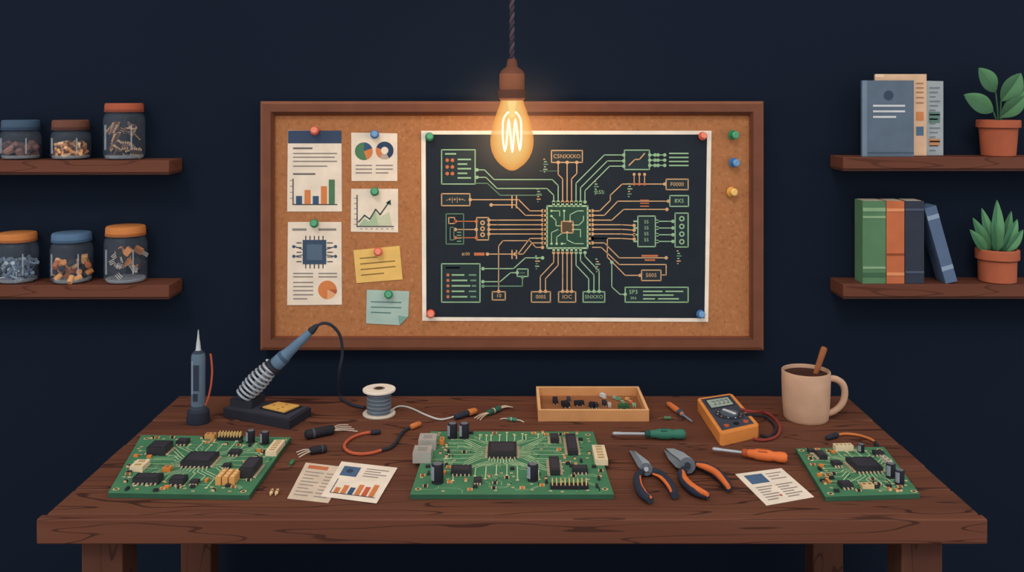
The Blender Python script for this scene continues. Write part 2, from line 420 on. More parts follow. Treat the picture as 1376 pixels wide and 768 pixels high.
b.poly([(482, 303), (490, 293), (496, 297), (504, 284), (509, 303)], .0018, '#a9bf9e')
b.poly([(509, 303), (504, 284), (511, 291), (523, 284), (527, 303)], .0018, '#c7cdb0')
b.line([(480, 262), (480, 304), (529, 304)], 1.4, .0022, DK)
b.line([(482, 298), (490, 289), (497, 294), (505, 281), (511, 288), (523, 271)], 1.8, .0024, '#3d5a52')
b.poly([(525, 268), (525.5, 275.5), (518.5, 272)], .0024, '#3d5a52')
for x in range(484, 528, 7): txt(b, x, x+3, 307, w=1)
for y in range(266, 303, 7): txt(b, 476, 479, y, w=1)
b.build()
b = paper('microchip_report', [(387, 298), (459, 298), (459.5, 409), (386, 409.5)])
txt(b, 393, 412, 308, w=3, c=INK); txt(b, 428, 452, 308, w=3, c=INK)
for i in range(5):
    q = 326+i*6.3
    b.line([(399, q), (405, q)], 1.4, .0020, DK); b.line([(440, q), (447, q)], 1.4, .0020, DK)
    x = 411+i*5.8; b.line([(x, 317), (x, 323)], 1.4, .0020, DK); b.line([(x, 354), (x, 360)], 1.4, .0020, DK)
b.slab([(407, 322), (438.5, 322), (438.5, 354.5), (407, 354.5)], .0014, .0030, '#3c5068')
b.slab([(412.5, 328), (433, 328), (433, 349), (412.5, 349)], .0030, .0034, '#55697f')
for (x, y) in ((395, 331), (395, 344), (451, 331), (451, 344)): b.disc(x, y, 2.2, .0022, BLU)
b.line([(397, 331), (407, 335)], 1.2, .0019, DK); b.line([(397, 344), (407, 342)], 1.2, .0019, DK); b.line([(438, 335), (450, 331)], 1.2, .0019, DK); b.line([(438, 342), (450, 344)], 1.2, .0019, DK)
for y in (367, 371.5): txt(b, 394, 421, y); txt(b, 428, 453, y)
for y in (379, 384.5, 390, 395.5, 401): txt(b, 394, 421-(y > 400)*8, y)
b.disc(440, 389, 12.5, .0020, ORG, 0, 270); b.disc(440, 389, 12.5, .0020, '#e5a777', 270, 330); b.disc(440.5, 388.5, 12.5, .0021, '#b8603a', 330, 360)
b.build()
b = paper('yellow_sticky_note', [(475, 336), (537, 330), (541, 375), (479, 380)], '#e8bf70')
for i, (e) in enumerate((22, 46, 46, 30)):
    y = 346+i*7.5; b.line([(484+i*.6, y+.8), (484+i*.6+e, y+.8-e*.09)], 1.5, .002, '#8a6b3c')
b.build()
b = paper('teal_sticky_note', [(493, 389), (550, 391), (548.5, 425), (537, 436.5), (492, 434)], '#a8c2ba')
b.slab([(548.5, 425), (537, 436.5), (535.5, 423.5)], .0016, .003, '#7ba39c')
for i, e in enumerate((40, 40, 26)): b.line([(499, 405+i*7), (499+e, 406+i*7)], 1.4, .002, '#557a7b')
b.build()

# circuit schematic poster
b = MB('circuit_schematic_poster', fb)
b.slab([(566, 175.5), (956, 175.5), (951.5, 432), (567.5, 430.5)], .0002, .0014, '#efe6d8')
b.poly([(572, 180.5), (950, 180.5), (946.5, 427), (573, 425.5)], .0018, '#1c2631')
O = M('#cba47c'); G = M('#95bc98'); GD = M('#6b9378'); OD = M('#c0714c'); FILL = M('#24333a'); CH = M('#a9cfa9'); H1 = .0022; H2 = .0026
def tr(pts, c, w=1.3, dots=True):
    b.line(pts, w, H1, c)
    if dots:
        for p in (pts[0], pts[-1]): b.disc(p[0], p[1], 2.3, H2, c)
def bx(x0, y0, x1, y1, c, label=None, ls=7):
    b.rect(x0, y0, x1, y1, H1-.0001, FILL); b.frame(x0, y0, x1, y1, 1.4, H1, c)
    if label: b.text(label, (x0+x1)/2, (y0+y1)/2, ls, H2, c)
b.rect(735, 276.5, 789.5, 333, H1-.0001, M('#2b4c40')); b.frame(735, 276.5, 789.5, 333, 2, H2, CH)
for i in range(7):
    q = 744+i*6
    b.rect(q-1.6, 271, q+1.6, 277, H2, CH); b.rect(q-1.6, 333, q+1.6, 338, H2, CH)
for i in range(8):
    q = 283+i*6.2
    b.rect(729.5, q-1.6, 735, q+1.6, H2, O); b.rect(789.5, q-1.6, 795, q+1.6, H2, O)
b.rect(754.5, 297, 770, 312.5, H2, M('#5a4a38')); b.frame(754.5, 297, 770, 312.5, 1.5, .0029, O)
for p in ([(741, 283), (752, 283), (752, 290)], [(741, 290), (747, 296), (747, 303), (754, 303)], [(741, 327), (741, 312), (750, 308)], [(758, 283), (758, 297)], [(766, 297), (766, 288), (776, 283), (784, 283)],
          [(770, 302), (778, 302), (784, 296), (784, 290)], [(770, 308), (780, 308), (780, 318)], [(762, 312), (762, 322), (772, 327), (784, 327)], [(748, 327), (748, 318), (757, 312)], [(755, 327), (760, 327)]):
    tr(p, CH, 1, False); b.disc(p[0][0], p[0][1], 1.6, .0028, CH)
bx(741, 202, 782.5, 218, O, 'C5NXXXO', 7.5)
for p in ([(756, 271), (756, 240), (750, 234), (750, 218)], [(762, 271), (762, 218)], [(768, 271), (768, 240), (775, 233), (775, 218)]): tr(p, O)
tr([(750, 271), (750, 249), (742, 241), (664, 241), (651, 228), (641, 228)], G); tr([(744, 271), (744, 262), (735, 253), (668, 253), (653, 238), (641, 238)], G)
tr([(640, 246), (655, 246), (672, 262), (728, 262)], GD, 1, False)
tr([(774, 271), (774, 246), (812, 208), (838, 208)], G); tr([(780, 271), (780, 252), (816, 216), (838, 216)], G); tr([(786, 271), (786, 256), (819, 223), (838, 223)], G)
bx(593.5, 201, 638.5, 247, G)
b.rect(598, 205.5, 613, 207.5, H2, G)
for i in range(3):
    b.disc(601, 215+i*9, 2.4, H2, OD); b.disc(608, 215+i*9, 2.4, H2, OD)
for i in range(5): b.rect(615, 213+i*6.2, 633-(i % 2)*5, 215+i*6.2, H2, G)
bx(593.5, 260, 631.5, 276, O, '-+|+|+\u2022-', 8)
tr([(729, 283), (712, 283), (697, 268), (632, 268)], O); tr([(729, 289), (706, 289), (692, 275), (660, 275)], O)
for x in (688, 694): b.line([(x, 263), (x, 279)], 1.6, H2, O)
bx(640.5, 292, 656.5, 322, O)
for y in (299, 307, 315): b.disc(648.5, y, 3.2, H2, O, ri=1.6)
for y, q in ((295.4, 295.4), (301.6, 301.6), (307.8, 308), (314, 314)): tr([(729, y), (664+(y % 3)*3, q), (657, q)], O)
b.frame(599.5, 287, 623, 327.5, 1, H1, GD); b.frame(603, 292, 611, 300, 1.2, H2, O); b.frame(605, 305, 610, 322, 1, H2, GD)
for y in (297, 308, 319): tr([(612, y), (640, y)], O if y == 308 else OD, 1.2)
for i in range(4): b.rect(614, 311+i*4, 620, 312.5+i*4, H2, GD)
tr([(729, 320), (712, 320), (696, 341), (655, 341)], O); tr([(729, 326), (715, 326), (703, 341), (692, 341)], O)
tr([(729, 332), (720, 332), (712, 323), (676, 323), (670, 330), (670, 391)], O, 1.2)
for x in (688, 694): b.line([(x, 336), (x, 347)], 1.6, H2, O)
b.rect(637, 339, 651, 343, H2, OD); b.text('#:00', 626, 341, 6, H2, O)
bx(661.5, 391.5, 679, 402.5, O, '10', 7)
bx(593.5, 354, 645, 405.5, G)
for i in range(3): b.rect(599, 358.5, 618, 360.2, H2, G)
for i in range(5):
    b.disc(602, 369+i*7.3, 2.1, H2, OD); b.rect(607, 368+i*7.3, 624+(i % 3)*4, 370+i*7.3, H2, G); b.rect(630+(i % 3)*2, 368+i*7.3, 640, 370+i*7.3, H2, GD)
tr([(649, 360.5), (690, 360.5), (706, 346), (729, 346)], G); tr([(649, 378), (672, 378), (686, 366), (695, 366)], G); tr([(649, 384), (702, 384), (702, 372)], GD)
bx(695, 361, 709.5, 371, G, '\u2013\u2013', 6)
bx(714, 391.5, 739.5, 405.5, O, '0005', 7); bx(750.5, 391.5, 773.5, 405.5, O, 'IOC', 7.5); bx(783.5, 391.5, 812.5, 405.5, G, '5NXXO', 7)
for p in ([(750, 339), (750, 356), (733, 374), (733, 391)], [(744, 339), (744, 352), (726, 371), (726, 391)], [(756, 339), (756, 370), (756, 391)], [(762, 339), (762, 391)], [(768, 339), (768, 391)]): tr(p, O)
for p in ([(774, 339), (774, 356), (791, 374), (791, 391)], [(780, 339), (780, 350), (798, 369), (798, 391)], [(786, 339), (786, 344), (805, 364), (805, 391)]): tr(p, G)
bx(895, 240.5, 924.5, 254.5, O, 'F0000', 7.5); bx(900, 262.5, 925, 277, G, '8X5', 7.5)
tr([(796, 283), (806, 283), (820, 269), (820, 262), (836, 247), (893, 247)], O)
tr([(796, 289), (812, 289), (830, 270), (898, 270)], O)
tr([(796, 295.4), (822, 295.4), (838, 281), (870, 281), (896, 281)], O)
for y in (301.6, 307.8, 314, 320): tr([(796, y), (835, y), (852, y+1)], O)
bx(857, 290, 880.5, 331, G)
for i in range(4):
    b.text('55', 868.5, 298+i*8, 6.5, H2, G); tr([(883, 297+i*9), (904, 297+i*9)], G, 1.2)
    b.rect(851, 296+i*9, 857, 298+i*9, H2, G); b.rect(880, 296+i*9, 886, 298+i*9, H2, G)
bx(907, 286, 924.5, 331.5, G)
for i in range(4): b.disc(916, 293.5+i*10.3, 3.6, H2, G, ri=2)
tr([(796, 326), (812, 326), (832, 346), (895, 346)], O); b.rect(862, 342, 884, 344.5, H2, OD); b.rect(866, 348, 880, 350, H2, OD)
bx(862, 362.5, 888, 376.5, O, '5005', 7.5)
tr([(796, 332), (808, 332), (832, 355), (895, 355), (895, 369), (888, 369)], O, dots=False); tr([(796, 320), (816, 320), (816, 345), (840, 369.5), (860, 369.5)], O)
bx(840, 385.5, 924.5, 405.5, G); b.text('5P3', 851, 392, 8, H2, G); b.text('2K6', 851, 400, 5, H2, G)
for y, x0, x1 in ((391, 864, 890), (391, 894, 918), (396, 864, 905), (401, 864, 880), (401, 884, 912)): b.rect(x0, y-.9, x1, y+.9, H2, G)
tr([(822, 352), (822, 385), (833, 395), (840, 395)], G, 1.2)
bx(839, 201.5, 872.5, 227.5, G); b.line([(845, 222), (853, 214), (859, 214), (866, 206)], 1.6, H2, O)
for y in (208, 215, 222):
    tr([(873, y), (880, y)], G); tr([(884, y), (893, y)], G, 1.2)
for i in range(4): b.rect(899, 205+i*5.4, 925, 206.8+i*5.4, H2, G)
for i in range(3):
    x = 852+i*7; b.line([(x, 233), (x, 246)], 1.2, H1, O); b.disc(x, 234, 2, H2, O); b.disc(x, 247, 2, H2, OD)
b.text('8:55:', 806, 258, 7, H2, G)
for cx, cy in ((724, 262), (801, 252), (912, 345), (722, 352), (803, 356), (846, 255), (733, 222)):
    for i in range(6): b.rect(cx-3+(i % 2), cy-9+i*3.4, cx+(i*7 % 5)-.5, cy-7.6+i*3.4, H2, random.choice([G, O, GD]))
for i in range(16): b.rect(725+i*1.7, 229, 726+i*1.7, 230, H2, GD)
for i in range(3): b.rect(860, 268+i*4, 872, 269.4+i*4, H2, OD)
b.build()

# push pins
def pin(x, y, c, cd, tilt=(.3, -.35), s=1.0, base=BD-.0027):
    b = MB({'r': 'red', 'g': 'green', 'b': 'blue', 'y': 'yellow'}[c]+'_push_pin')
    c1 = {'r': '#d35a45', 'g': '#2f7d57', 'b': '#3b6fa8', 'y': '#e0a64a'}[c]; c2 = {'r': '#e98a76', 'g': '#56a37c', 'b': '#6f9ccb', 'y': '#f2c67a'}[c]
    p = W(x, y, base); ax = Vector((tilt[0]*.4, -1, -tilt[1]*.4)).normalized()*.030*s
    b.cyl(p, p+ax*.2, .0012, '#b9bcc4', 8)
    b.rev(p, p+ax, [(.18, .006*s), (.24, .0135*s), (.33, .0145*s), (.40, .010*s), (.44, .0065*s), (.70, .0068*s)], c1, 22)
    b.rev(p, p+ax, [(.70, .0072*s), (.76, .0105*s), (.92, .0108*s), (1.0, .008*s)], c2, 22)
    b.build()
for x, y, c in ((423, 176, 'r'), (503.5, 181, 'b'), (503.5, 257.5, 'g'), (422.5, 300, 'g'), (508, 338, 'r'), (522, 395, 'g'),
                (577, 184, 'g'), (943, 183, 'r'), (578.5, 421, 'r'), (940, 421.5, 'b')): pin(x, y, c, None)
for x, y, c in ((982, 181, 'g'), (983, 218, 'b'), (980, 257, 'y')): pin(x, y, c, None, (.9, .0), 1.15, BD)

# ---------------------------------------------------------------- pendant bulb
PD = 2.87; sc = PD/F
b = MB('pendant_edison_lamp')
X0 = 0.0
def pz(y): return CZ-(y-134)*sc
for ph in (0, math.pi):
    pts = []
    z0 = pz(84); N = 170; top = 2.66
    for i in range(N+1):
        z = z0+(top-z0)*i/N; a = ph+z*2*math.pi/.045
        pts.append(Vector((X0+.0038*math.cos(a), PD+.0038*math.sin(a), z)))
    b.tube(pts, .0048, '#54474f' if ph == 0 else '#3b343f', 6, smooth=False)
b.rev((X0, PD, top-.03), (X0, PD, top+.02), [(0, .02), (.4, .05), (1, .055)], '#4a2c23')
def px(prof, mat, n=28):
    p0, p1 = Vector((X0, PD, pz(80))), Vector((X0, PD, pz(240)))
    b.rev(p0, p1, [((y-80)/160, r*sc) for y, r in prof], mat, n)
px([(79, 4.5), (80, 6), (90, 8), (92, 11), (96, 15.5), (99, 16.5)], '#6b4030')
px([(99, 16.5), (100, 17), (119, 17), (121, 16.5)], '#8a543b')
px([(120, 15), (121, 18.5), (125, 18.8), (132, 18.2), (135, 15)], '#5d382b')
prof = [(134, 15), (138, 15.8), (143, 17.5), (150, 20), (160, 23.3), (170, 26), (180, 28.2), (188, 29), (196, 28.6), (204, 26.8), (211, 23.6), (217, 19.5), (221, 15.5), (224, 11.5), (226.5, 8), (228.5, 4), (229, 0.3)]
px(prof, bulbglass(), 36)
FI = emis('hot_filament', '#fff0c0', 5.0)
fp = [Vector(((x-688.5)*sc, PD+((i % 3)-1)*.004, pz(y))) for i, (x, y) in enumerate([(684, 150), (677, 160), (676, 182), (679, 203), (682, 182), (684, 160), (686.5, 182), (689, 204), (691, 182), (693, 160), (696, 182), (699, 202), (701, 182), (700, 160), (693, 150)])]
b.tube(catmull(fp, 3), .0025, FI, 8, smooth=False)
b.rev((0, PD, pz(136)), (0, PD, pz(158)), [(0, .014), (.6, .008), (.9, .011), (1, .004)], emis('glass_stem', '#ffd590', 1.2), 14)
lamp = b.build()
ld = bpy.data.lights.new('bulb_light', 'POINT'); ld.energy = 8.5; ld.color = (1, .63, .32); ld.shadow_soft_size = .05
lo = bpy.data.objects.new('bulb_light', ld); bpy.context.collection.objects.link(lo)
lo.parent = lamp; lo.location = Vector((0, PD, pz(180)))-lamp.location
# scattering sphere added to give the bulb its glow halo
hz = bpy.data.materials.new('bulb_glow_volume'); hz.use_nodes = True; nt = hz.node_tree; nt.nodes.remove(nt.nodes['Principled BSDF'])
HR = .265
hb = MB('added_glow_haze')
hb.rev((0, PD, pz(180)-HR), (0, PD, pz(180)+HR), [((1-math.cos(math.pi*i/16))/2, HR*math.sin(math.pi*i/16)) for i in range(17)], hz, 24)
tc = nt.nodes.new('ShaderNodeTexCoord'); ln = nt.nodes.new('ShaderNodeVectorMath'); ln.operation = 'DISTANCE'; ln.inputs[1].default_value = (0, 0, HR)
nt.links.new(tc.outputs['Object'], ln.inputs[0])
mr = nt.nodes.new('ShaderNodeMapRange'); mr.interpolation_type = 'SMOOTHSTEP'
mr.inputs['From Min'].default_value = .02; mr.inputs['From Max'].default_value = HR*.97; mr.inputs['To Min'].default_value = .22; mr.inputs['To Max'].default_value = 0
nt.links.new(ln.outputs['Value'], mr.inputs['Value'])
vs_ = nt.nodes.new('ShaderNodeVolumeScatter'); nt.links.new(mr.outputs[0], vs_.inputs['Density']); vs_.inputs['Color'].default_value = (1, .9, .8, 1)
nt.links.new(vs_.outputs[0], nt.nodes['Material Output'].inputs['Volume'])
ho = hb.build(); loc0 = ho.location.copy(); ho.parent = lamp; ho.location = loc0-lamp.location

# ---------------------------------------------------------------- circuit boards
SILV = M('#b7b3ad', .45, .3); LEG = M('#c9b59a', .5); BLK = M('#26262e', .5, spec=.5); BLK2 = M('#393841', .5)
CRM = '#e3cfae'; TAN = '#d09a5c'
def pcb(name, corners, th=.012):
    b = MB(name); P = [T(x, y, th) for x, y in corners]
    c = sum(P, Vector())/4; U = ((P[1]-P[0])+(P[2]-P[3])).normalized(); V = Vector((0, 0, 1)).cross(U)*-1
    rot = Matrix((U, -V, Vector((0, 0, 1)))).transposed()
    dn = Vector((0, 0, -th+.0004))
    b.add(P+[p+dn for p in P], [(0, 1, 2, 3), (7, 6, 5, 4)], '#457c5a')
    for i in range(4):
        j = (i+1) % 4; b.add([P[i], P[j], P[j]+dn, P[i]+dn], [(0, 1, 2, 3)], '#2f5843')
    def loc(x, y):
        p = T(x, y, th)-c; return p.dot(U), p.dot(V)
    def L(u, v, h): return c+U*u+V*v+Vector((0, 0, h))
    b.f = L; b.occ = []
    Q = [((p-c).dot(U), (p-c).dot(V)) for p in P]
    def inside(u, v, mg=.006):
        for i in range(4):
            x0, y0 = Q[i]; x1, y1 = Q[(i+1) % 4]
            if ((x1-x0)*(v-y0)-(y1-y0)*(u-x0))/math.hypot(x1-x0, y1-y0) < mg: return False
        return True
    def occ(u, v, w, d): b.occ.append((u, v, w/2, d/2))
    def free(u, v, w, d): return all(abs(u-a) > w/2+c1+.002 or abs(v-e) > d/2+c2+.002 for a, e, c1, c2 in b.occ)
    def ic(x, y, w, d, h=.012, mat=None, legs='v', mark=True):
        u, v = loc(x, y); occ(u, v, w+.01, d+.012)
        b.box(L(u, v, h/2+.002), (w, d, h), mat or BLK, rot)
        b.box(L(u, v, h+.0024), (w*.8, d*.72, .0008), BLK2, rot)
        if 'v' in legs:
            n = max(3, int(w/.010))
            for i in range(n):
                for sg in (-1, 1): b.box(L(u+(i-(n-1)/2)*w/n, v+sg*(d/2+.003), .003), (.0035, .008, .004), LEG, rot)
        if 'u' in legs:
            n = max(3, int(d/.010))
            for i in range(n):
                for sg in (-1, 1): b.box(L(u+sg*(w/2+.003), v+(i-(n-1)/2)*d/n, .003), (.008, .0035, .004), LEG, rot)
        return u, v
    def fan(x, y, w, d, n=7, reach=.11, c='#b5d0a4', sides='NSEW'):
        u, v = loc(x, y)
        for side in sides:
            for i in range(n):
                o = (i-(n-1)/2)/n; spread = o*reach*1.5; l0 = .014+.004*(n/2-abs(i-(n-1)/2)); l1 = reach*(.75+.4*R())
                for _ in range(4):
                    if side in 'NS':
                        s = -1 if side == 'N' else 1; a = (u+o*w, v+s*d/2)
                        pts = [a, (a[0], a[1]+s*l0), (a[0]+spread, a[1]+s*(l0+abs(spread)*.8)), (a[0]+spread, a[1]+s*max(l1, l0+abs(spread)))]
                    else:
                        s = -1 if side == 'W' else 1; a = (u+s*w/2, v+o*d)
                        pts = [a, (a[0]+s*l0, a[1]), (a[0]+s*(l0+abs(spread)*.8), a[1]+spread), (a[0]+s*max(l1, l0+abs(spread)), a[1]+spread)]
                    if inside(*pts[-1], .01): break
                    l1 *= .8; spread *= .75
                pts = [p for p in pts if inside(*p, .005)]
                if len(pts) > 1:
                    b.line(pts, .0026, .0006, c); b.disc(pts[-1][0], pts[-1][1], .0042, .0009, '#e0d0a4', ri=.0014)
                    for q0, q1 in zip(pts, pts[1:]): occ((q0[0]+q1[0])/2, (q0[1]+q1[1])/2, abs(q0[0]-q1[0])*.7+.004, abs(q0[1]-q1[1])*.7+.004)
    def cap(x, y, r=.012, h=.035):
        u, v = loc(x, y); occ(u, v, r*2.4, r*2.4)
        b.rev(L(u, v, .0005), L(u, v, h), [(0, r), (.06, r*1.0), (.10, r*.93), (.16, r), (.95, r), (1, r*.9)], '#22232c', 20)
        b.cyl(L(u, v, h), L(u, v, h+.0006), r*.78, '#6d6f78', 18)
        for k in range(5):
            an = math.radians(200+k*8); b.box(L(u+r*math.cos(an), v-r*math.sin(an), h*.55), (.003, .003, h*.7), '#8f97a5', rot)  # grey strips paint a highlight band onto the can
    def conn(x, y, w, d, h, mat, slots=4, along='v', sl='#8a6f4e'):
        u, v = loc(x, y); occ(u, v, w, d); b.box(L(u, v, h/2+.0004), (w, d, h), mat, rot)
        for i in range(slots):
            o = (i-(slots-1)/2)/slots
            q = (u, v+o*d*.92) if along == 'v' else (u+o*w*.92, v)
            z = (w*.5, d/slots*.5) if along == 'v' else (w/slots*.5, d*.5)
            b.box(L(q[0], q[1], h+.0006), (z[0], z[1], .0008), sl, rot)
    def header(x, y, n, pitch=.010, rows=1, base='#23232b', pinc='#d8b878', h=.022):
        u, v = loc(x, y); occ(u, v, n*pitch, rows*.011); b.box(L(u, v, .0045), (n*pitch, rows*.011, .008), base, rot)
        for i in range(n):
            for j in range(rows): b.box(L(u+(i-(n-1)/2)*pitch, v+(j-(rows-1)/2)*.011, h/2), (.0028, .0028, h), pinc, rot)
    def hole(x, y, r=.008):
        u, v = loc(x, y); occ(u, v, r*2, r*2); b.disc(u, v, r, .0006, '#cdb98a'); b.disc(u, v, r*.55, .0010, '#2a2a24')
    def smd(n, seed=1):
        rnd = random.Random(seed); cnt = 0; us = [q[0] for q in Q]; vs = [q[1] for q in Q]
        for _ in range(n*12):
            if cnt >= n: break
            u = rnd.uniform(min(us), max(us)); v = rnd.uniform(min(vs), max(vs)); w, d = (.013, .007) if rnd.random() < .6 else (.007, .013)
            if not inside(u, v, .014) or not free(u, v, w, d): continue
            occ(u, v, w, d); cnt += 1
            k = rnd.random()
            if k < .45:
                b.box(L(u, v, .0028), (w, d, .0045), '#d9b98c', rot)
                b.box(L(u, v, .0030), (w*.62 if w > d else w*1.04, d*.62 if d > w else d*1.04, .0052), rnd.choice(['#c77a45', '#2d2b33', '#8a5b3c', '#2d2b33']), rot)
            elif k < .68: b.box(L(u, v, .003), (w*.9, d*1.3, .006), rnd.choice([BLK, M('#d9843f'), BLK]), rot)
            else: b.disc(u, v, .0042, .0009, '#cdbf92', ri=.0016)
        for _ in range(int(n*.9)):
            u = rnd.uniform(min(us), max(us)); v = rnd.uniform(min(vs), max(vs)); s = rnd.choice([-1, 1]); a = rnd.uniform(.02, .06); q = rnd.uniform(.008, .025)
            for k in range(rnd.choice([1, 2, 3])):
                o = k*.006; pts = [(u+o*.4, v+o), (u+a, v+o), (u+a+q, v+o+s*q), (u+a+q, v+o+s*q*2.2)]
                if all(inside(*p, .008) for p in pts): b.line(pts, .0019, .0005, '#8fba8c')
    b.ic, b.fan, b.cap, b.conn, b.header, b.hole, b.smd, b.loc = ic, fan, cap, conn, header, hole, smd, loc
    return b
b = pcb('green_circuit_board', [(579, 579), (797, 579.5), (825, 664), (551, 664)])
b.ic(675, 608, .078, .085, .014, legs='uv')
for p in ((587, 584), (790, 584), (562, 657), (813, 657)): b.hole(*p)
for p in ((575, 600), (568, 617)): b.conn(*p, .048, .055, .028, SILV, 1, 'v', '#8f8c88')
b.conn(594, 595, .012, .03, .012, '#d9843f', 1)
b.cap(608, 588, .0135, .042); b.cap(624, 588, .0135, .042); b.cap(588, 648, .0150, .048); b.cap(716, 645, .0135, .042)
b.ic(620, 635, .052, .040); b.ic(768, 600, .028, .13, .012, legs='u'); b.ic(745, 629, .026, .095, .012, legs='u'); b.ic(779, 634, .040, .030); b.ic(745, 592, .024, .045, legs='u')
b.ic(642, 648, .02, .028, .008)
b.conn(806, 615, .034, .105, .016, CRM, 5, 'v', '#b59868')
b.header(765, 655, 9, .0105, 2)
b.fan(675, 608, .078, .085, 10, .13)
b.smd(80, 3); b.build()
b = pcb('green_circuit_board', [(190, 584), (391, 587), (335, 665), (145, 662)])
b.ic(269, 621, .078, .075, .014, legs='uv')
b.ic(215, 607, .052, .055, .02, legs='u'); b.ic(199, 647, .066, .036, .014); b.ic(240, 649, .036, .034, .014); b.ic(337, 634, .036, .085, .022, legs='u')
b.conn(188, 629, .034, .048, .014, CRM, 2, 'v', '#b59868'); b.conn(370, 605, .030, .085, .014, CRM, 5, 'v', '#b59868')
b.header(309, 590, 8, .0085, 2); b.conn(283, 588, .028, .02, .012, TAN, 2, 'u', '#8a5b3c')
b.ic(246, 596, .03, .03, .01); b.cap(337, 594, .0115, .034); b.cap(356, 596, .0115, .034)
for i in range(3): b.conn(298+i*9, 646, .014, .055, .020, TAN, 3, 'v', '#e8c38e')
b.ic(316, 610, .03, .03, .008); b.ic(305, 628, .02, .02, .008); b.conn(225, 632, .02, .02, .01, '#d9843f', 1); b.ic(262, 650, .02, .02, .008)
for p in ((197, 589), (382, 591), (156, 657), (327, 660)): b.hole(*p)
b.fan(269, 621, .078, .075, 8, .11)
b.smd(60, 5); b.build()
b = pcb('green_circuit_board', [(1069, 602), (1188, 600), (1236, 663), (1109, 667)])
b.ic(1161, 628, .070, .072, .013, legs='uv')
b.cap(1197, 641, .0115, .036); b.cap(1209, 650, .0115, .036); b.cap(1157, 607, .009, .022)
b.conn(1133, 604, .05, .022, .014, CRM, 4, 'u', '#b59868'); b.ic(1103, 614, .022, .04, .01, legs='u'); b.ic(1090, 608, .018, .02, .008)
b.ic(1124, 625, .024, .024, .008); b.ic(1136, 654, .03, .028, .01); b.conn(1165, 655, .03, .018, .01, '#d9b98c', 2, 'u'); b.conn(1192, 622, .012, .04, .012, '#c9c3b8', 2)
b.ic(1180, 611, .026, .02, .009)
for p in ((1077, 605), (1182, 604), (1228, 660), (1116, 663)): b.hole(*p)
b.fan(1161, 628, .070, .072, 7, .08)
b.smd(36, 9); b.build()

# ---------------------------------------------------------------- papers on the table
def quadfn(P):
    def f(u, v, h):
        u /= 100; v /= 100
        return P[0]*(1-u)*(1-v)+P[1]*u*(1-v)+P[2]*u*v+P[3]*(1-u)*v+Vector((0, 0, h))
    return f
def tpaper(name, c, z, col):
    b = MB(name, quadfn([T(x, y, z) for x, y in c])); b.slab([(0, 0), (100, 0), (100, 100), (0, 100)], -.0008, 0, col); return b
b = tpaper('printed_report_sheet', [(411, 621), (471, 628), (441, 675), (386, 669)], .0012, '#d9c5b0')
b.rect(10, 6, 55, 16, .0004, '#c9744c')
for i in range(8): b.rect(10, 24+i*9, 52-(i % 3)*8, 27+i*9, .0004, '#a39890'); b.rect(58, 24+i*9, 90, 27+i*9, .0004, '#a39890')
b.build()
b = tpaper('bar_chart_sheet', [(459, 619.5), (534, 628), (506, 675.5), (431, 666)], .0028, '#efe1d0')
b.rect(10, 12, 40, 40, .0004, '#4b6788'); b.disc(24, 25, 6, .0006, '#31435f')
for i in range(4): b.rect(50, 12+i*7, 90-(i % 2)*12, 15+i*7, .0004, '#a39890')
b.line([(12, 50), (12, 88), (92, 88)], 1.6, .0004, DK)
for i, h in enumerate((14, 22, 18, 28, 24, 32)): b.rect(17+i*12.5, 87-h, 26+i*12.5, 87, .0006, [ORG, ORG, BLU, ORG, '#c9603c', ORG][i])
b.build()
b = tpaper('profile_document_sheet', [(988, 636.5), (1050, 628.5), (1094, 667), (1030, 678.5)], .0012, '#efe1d0')
b.rect(12, 9, 50, 38, .0004, '#4b6788')
for i in range(3): b.rect(57, 11+i*9, 90-(i % 2)*10, 14+i*9, .0004, '#9c928a')
for i in range(6): b.rect(12, 48+i*7.5, 46-(i % 3)*6, 51+i*7.5, .0004, '#9c928a'); b.rect(54, 48+i*7.5, 90-(i % 2)*12, 51+i*7.5, .0004, '#9c928a')
b.disc(44, 80, 3, .0006, '#c9603c'); b.build()

# ---------------------------------------------------------------- desoldering pump
b = MB('desoldering_pump'); p = T(266.5, 567); s = p.y/F
def up(prof, mat, n=24):
    b.rev(p, p+Vector((0, 0, 1)), [(z*s, r*s) for z, r in prof], mat, n)
up([(.2, 15), (2, 15.5), (16, 14.5), (19, 11)], '#262d3b'); up([(19, 11), (22, 10), (24, 9)], '#323c4d')
up([(22, 9.3), (70, 9.3), (88, 9.3), (93, 8)], '#586b80'); up([(93, 6), (95, 5), (98, 3.2), (106, 2.6), (112, 1.6), (124, .5)], '#b9c0c8')
up([(92, 8.2), (95, 6.5), (97, 5)], '#2f3a4b')
b.box(p+Vector((.0*s, -9.2*s, 62*s)), (7*s, 1.2*s, 34*s), '#2c3646'); b.box(p+Vector((-1*s, -9.3*s, 36*s)), (6*s, 1.2*s, 10*s), '#2c3646')
b.box(p+Vector((-5.5*s, -7.6*s, 62*s)), (1.6*s, 1.2*s, 44*s), '#8195aa')
b.tube([p+Vector((x*s, 0, z*s)) for x, z in ((9, 22), (13, 32), (17, 50), (18.5, 70), (17, 88), (16, 92))], 1.3*s, '#b8573c', 8)
b.build()

